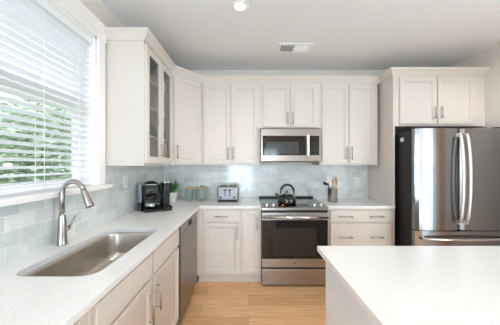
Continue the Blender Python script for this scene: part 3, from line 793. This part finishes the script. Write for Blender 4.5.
# ------------------------------------------------------------------ toaster
tx, ty = -.268, 3.13
to = thing('toaster', 'square stainless four-slice toaster on the far worktop', 'toaster', (tx, ty, CT))
part('base', MB().box(-.128, -.128, .004, .128, .128, .022, .004, 2).box(-.11, -.11, 0, .11, .11, .004), 'black', to)
part('shell', MB().box(-.132, -.125, .0225, .132, .125, .196, .022, 4), 'steel', to)
part('front_panel', MB().prism(rrect(-.115, .034, .115, .182, .014), 'y', -.1285, -.1255), 'toaster', to)
m = MB()
for x in (-.085, -.035, .035, .085): m.box(x-.014, -.09, .1962, x+.014, .09, .1985)
part('bread_slots', m, 'darkgap', to)
for x in (-.03, .03):
    part('lever_slot', MB().box(x-.005, -.1298, .075, x+.005, -.1286, .17), 'darkgap', to)
    part('lever', MB().box(x-.017, -.15, .145, x+.017, -.1299, .16, .003, 2), 'black', to)
for x in (-.085, .085):
    part('dial', MB().lathe([(0, 0), (.014, 0), (.013, .012), (0, .013)], (x, -.1286, .06), 20, Matrix.Rotation(PI/2, 4, 'X')), 'black', to)

# ------------------------------------------------------------------ kettle
kt = thing('kettle', 'glossy black kettle with a looped handle on the range cooktop', 'kettle', (.463, 2.845, .9248), math.radians(12)); kt.scale = (1.12, 1.12, 1.06)
part('body', MB().lathe([(0, 0), (.088, 0), (.098, .008), (.102, .032), (.096, .062), (.076, .089), (.05, .104), (.042, .108), (0, .108)], seg=40), 'kettle', kt)
part('lid', MB().lathe([(.0415, .1085), (.04, .114), (.025, .122), (0, .124)], seg=32), 'chrome', kt)
part('lid_knob', MB().lathe([(0, .1245), (.006, .1245), (.007, .132), (.012, .138), (.010, .146), (0, .148)], seg=18), 'black', kt)
part('spout', MB().tube([(-.068, 0, .06), (-.098, 0, .084), (-.13, 0, .118)], [.02, .016, .012], 16), 'kettle', kt)
pts = []
for k in range(19):
    a = PI*(1.02-1.10*k/18); pts.append((.078*math.cos(a)+.004, 0, .120+.094*math.sin(a)))
part('handle', MB().tube(pts, [.007]*3+[.0125]*13+[.007]*3, 12), 'black', kt)
part('handle_bracket', MB().tube([pts[0], (-.066, 0, .092)], .005, 8).tube([pts[-1], (.072, 0, .09)], .005, 8), 'chrome', kt)

# ------------------------------------------------------------------ utensil holder and utensils
ux, uy = 1.085, 3.05
uh = thing('utensil_holder', 'round stainless utensil holder right of the range', 'utensil holder', (ux, uy, CT))
part('canister', MB().lathe([(0, 0), (.058, 0), (.06, .003), (.06, .172), (.0615, .176), (.057, .176), (.056, .008), (0, .006)], seg=36), 'steel', uh)
def stick(name, label, cat, mat, base_, tip, r, head):
    b0, t0 = Vector(base_), Vector(tip); d = (t0-b0).normalized()
    m = MB().tube([b0, b0+d*(t0-b0).length*.5, t0], [r, r, r*1.1], 8)
    t = thing(name, label, cat, (ux, uy, CT+.008), 0, 'utensils in the steel holder')
    part('handle', m, mat, t)
    if head == 'ladle':
        part('bowl', MB().lathe([(0, -.03), (.02, -.026), (.036, -.010), (.041, .006), (.038, .006), (.030, -.008), (0, -.024)], tuple(t0+Vector((-.03, 0, -.004))), 24, Matrix.Rotation(.5, 4, 'Y')), mat, t)
    else:
        rot = d.to_track_quat('Z', 'Y').to_matrix().to_4x4()
        sc = {'spoon': (.022, .010, .036), 'spatula': (.024, .005, .045), 'fork': (.020, .006, .04)}[head]
        prof = [(0, -1), (.5, -.86), (.86, -.5), (1, 0), (.86, .5), (.5, .86), (0, 1)]
        part('head', MB().lathe(prof, tuple(t0+d*sc[2]*.85), 20, rot @ Matrix.Diagonal((*sc, 1))), mat, t)
stick('ladle', 'black ladle hooked over the left of the steel holder', 'ladle', 'black', (-.012, .03, .002), (-.052, .012, .235), .006, 'ladle')
stick('wooden_spoon', 'pale wooden spoon leaning right in the steel holder, tallest of the wooden ones', 'spoon', 'woodspoon', (.012, .028, .002), (.046, .022, .26), .006, 'spoon')
stick('wooden_spoon', 'round-ended wooden spoon upright in the middle of the steel holder', 'spoon', 'woodspoon', (.005, -.005, .002), (.004, -.002, .225), .006, 'spoon')
stick('wooden_spatula', 'flat wooden spatula leaning at the right rim of the steel holder', 'spatula', 'woodlid', (.02, -.03, .002), (.040, -.030, .205), .006, 'spatula')

# ------------------------------------------------------------------ dishes behind the glass doors
def cabpt(u, v, z): return (GX-v, GY0+u, z)           # u along the cabinet, v depth from its front
bowl_p = [(0, 0), (.035, 0), (.038, .004), (.062, .03), (.075, .05), (.073, .051), (.058, .032), (.03, .008), (0, .006)]
bowl_mesh = None; plate_mesh = None
def shared(name, mesh, loc, label, cat, group, mat):
    o = bpy.data.objects.new(name, mesh); COL.objects.link(o); o.location = loc
    o['label'] = label; o['category'] = cat; o['group'] = group; return o
def mk(prof, mat, name):
    mb = MB().lathe(prof, seg=28); me = bpy.data.meshes.new(name); mb.bm.to_mesh(me); mb.bm.free(); me.materials.append(M[mat]); return me
bowl_mesh = mk(bowl_p, 'ceramic', 'bowl')
plate_mesh = mk([(0, 0), (.06, 0), (.065, .003), (.075, .014), (.074, .017), (.062, .006), (0, .005)], 'ceramic', 'plate')
glass_mesh = mk([(0, 0), (.03, 0), (.032, .003), (.037, .12), (.0345, .12), (.03, .008), (0, .008)], 'tumbler', 'drinking_glass')
ordn = ('bottom', 'second', 'third', 'top')
for u, v, dn in ((.45, .13, 'nearer the window'), (.605, .105, 'nearer the corner')):
    for k in range(4):
        shared('bowl', bowl_mesh, cabpt(u, v, SH[2]+.0005+k*.021), f'white bowl, {ordn[k]} of the stack {dn} on the top shelf behind glass', 'bowl', 'white bowls behind glass', None)
    for k in range(4):
        shared('plate', plate_mesh, cabpt(u, v+.01, SH[1]+.0005+k*.0085), f'white plate, {ordn[k]} of the stack {dn} on the middle shelf behind glass', 'plate', 'white plates behind glass', None)
for u, dn in ((.34, 'nearer the window'), (.57, 'nearer the corner')):
    for du, pos in ((-.075, 'first'), (0.0, 'second'), (.075, 'third')):
        shared('drinking_glass', glass_mesh, cabpt(u+du, .085, SH[0]+.0005), f'clear tumbler, {pos} of the three {dn} on the lower shelf behind glass', 'glass', 'tumblers behind glass', None)
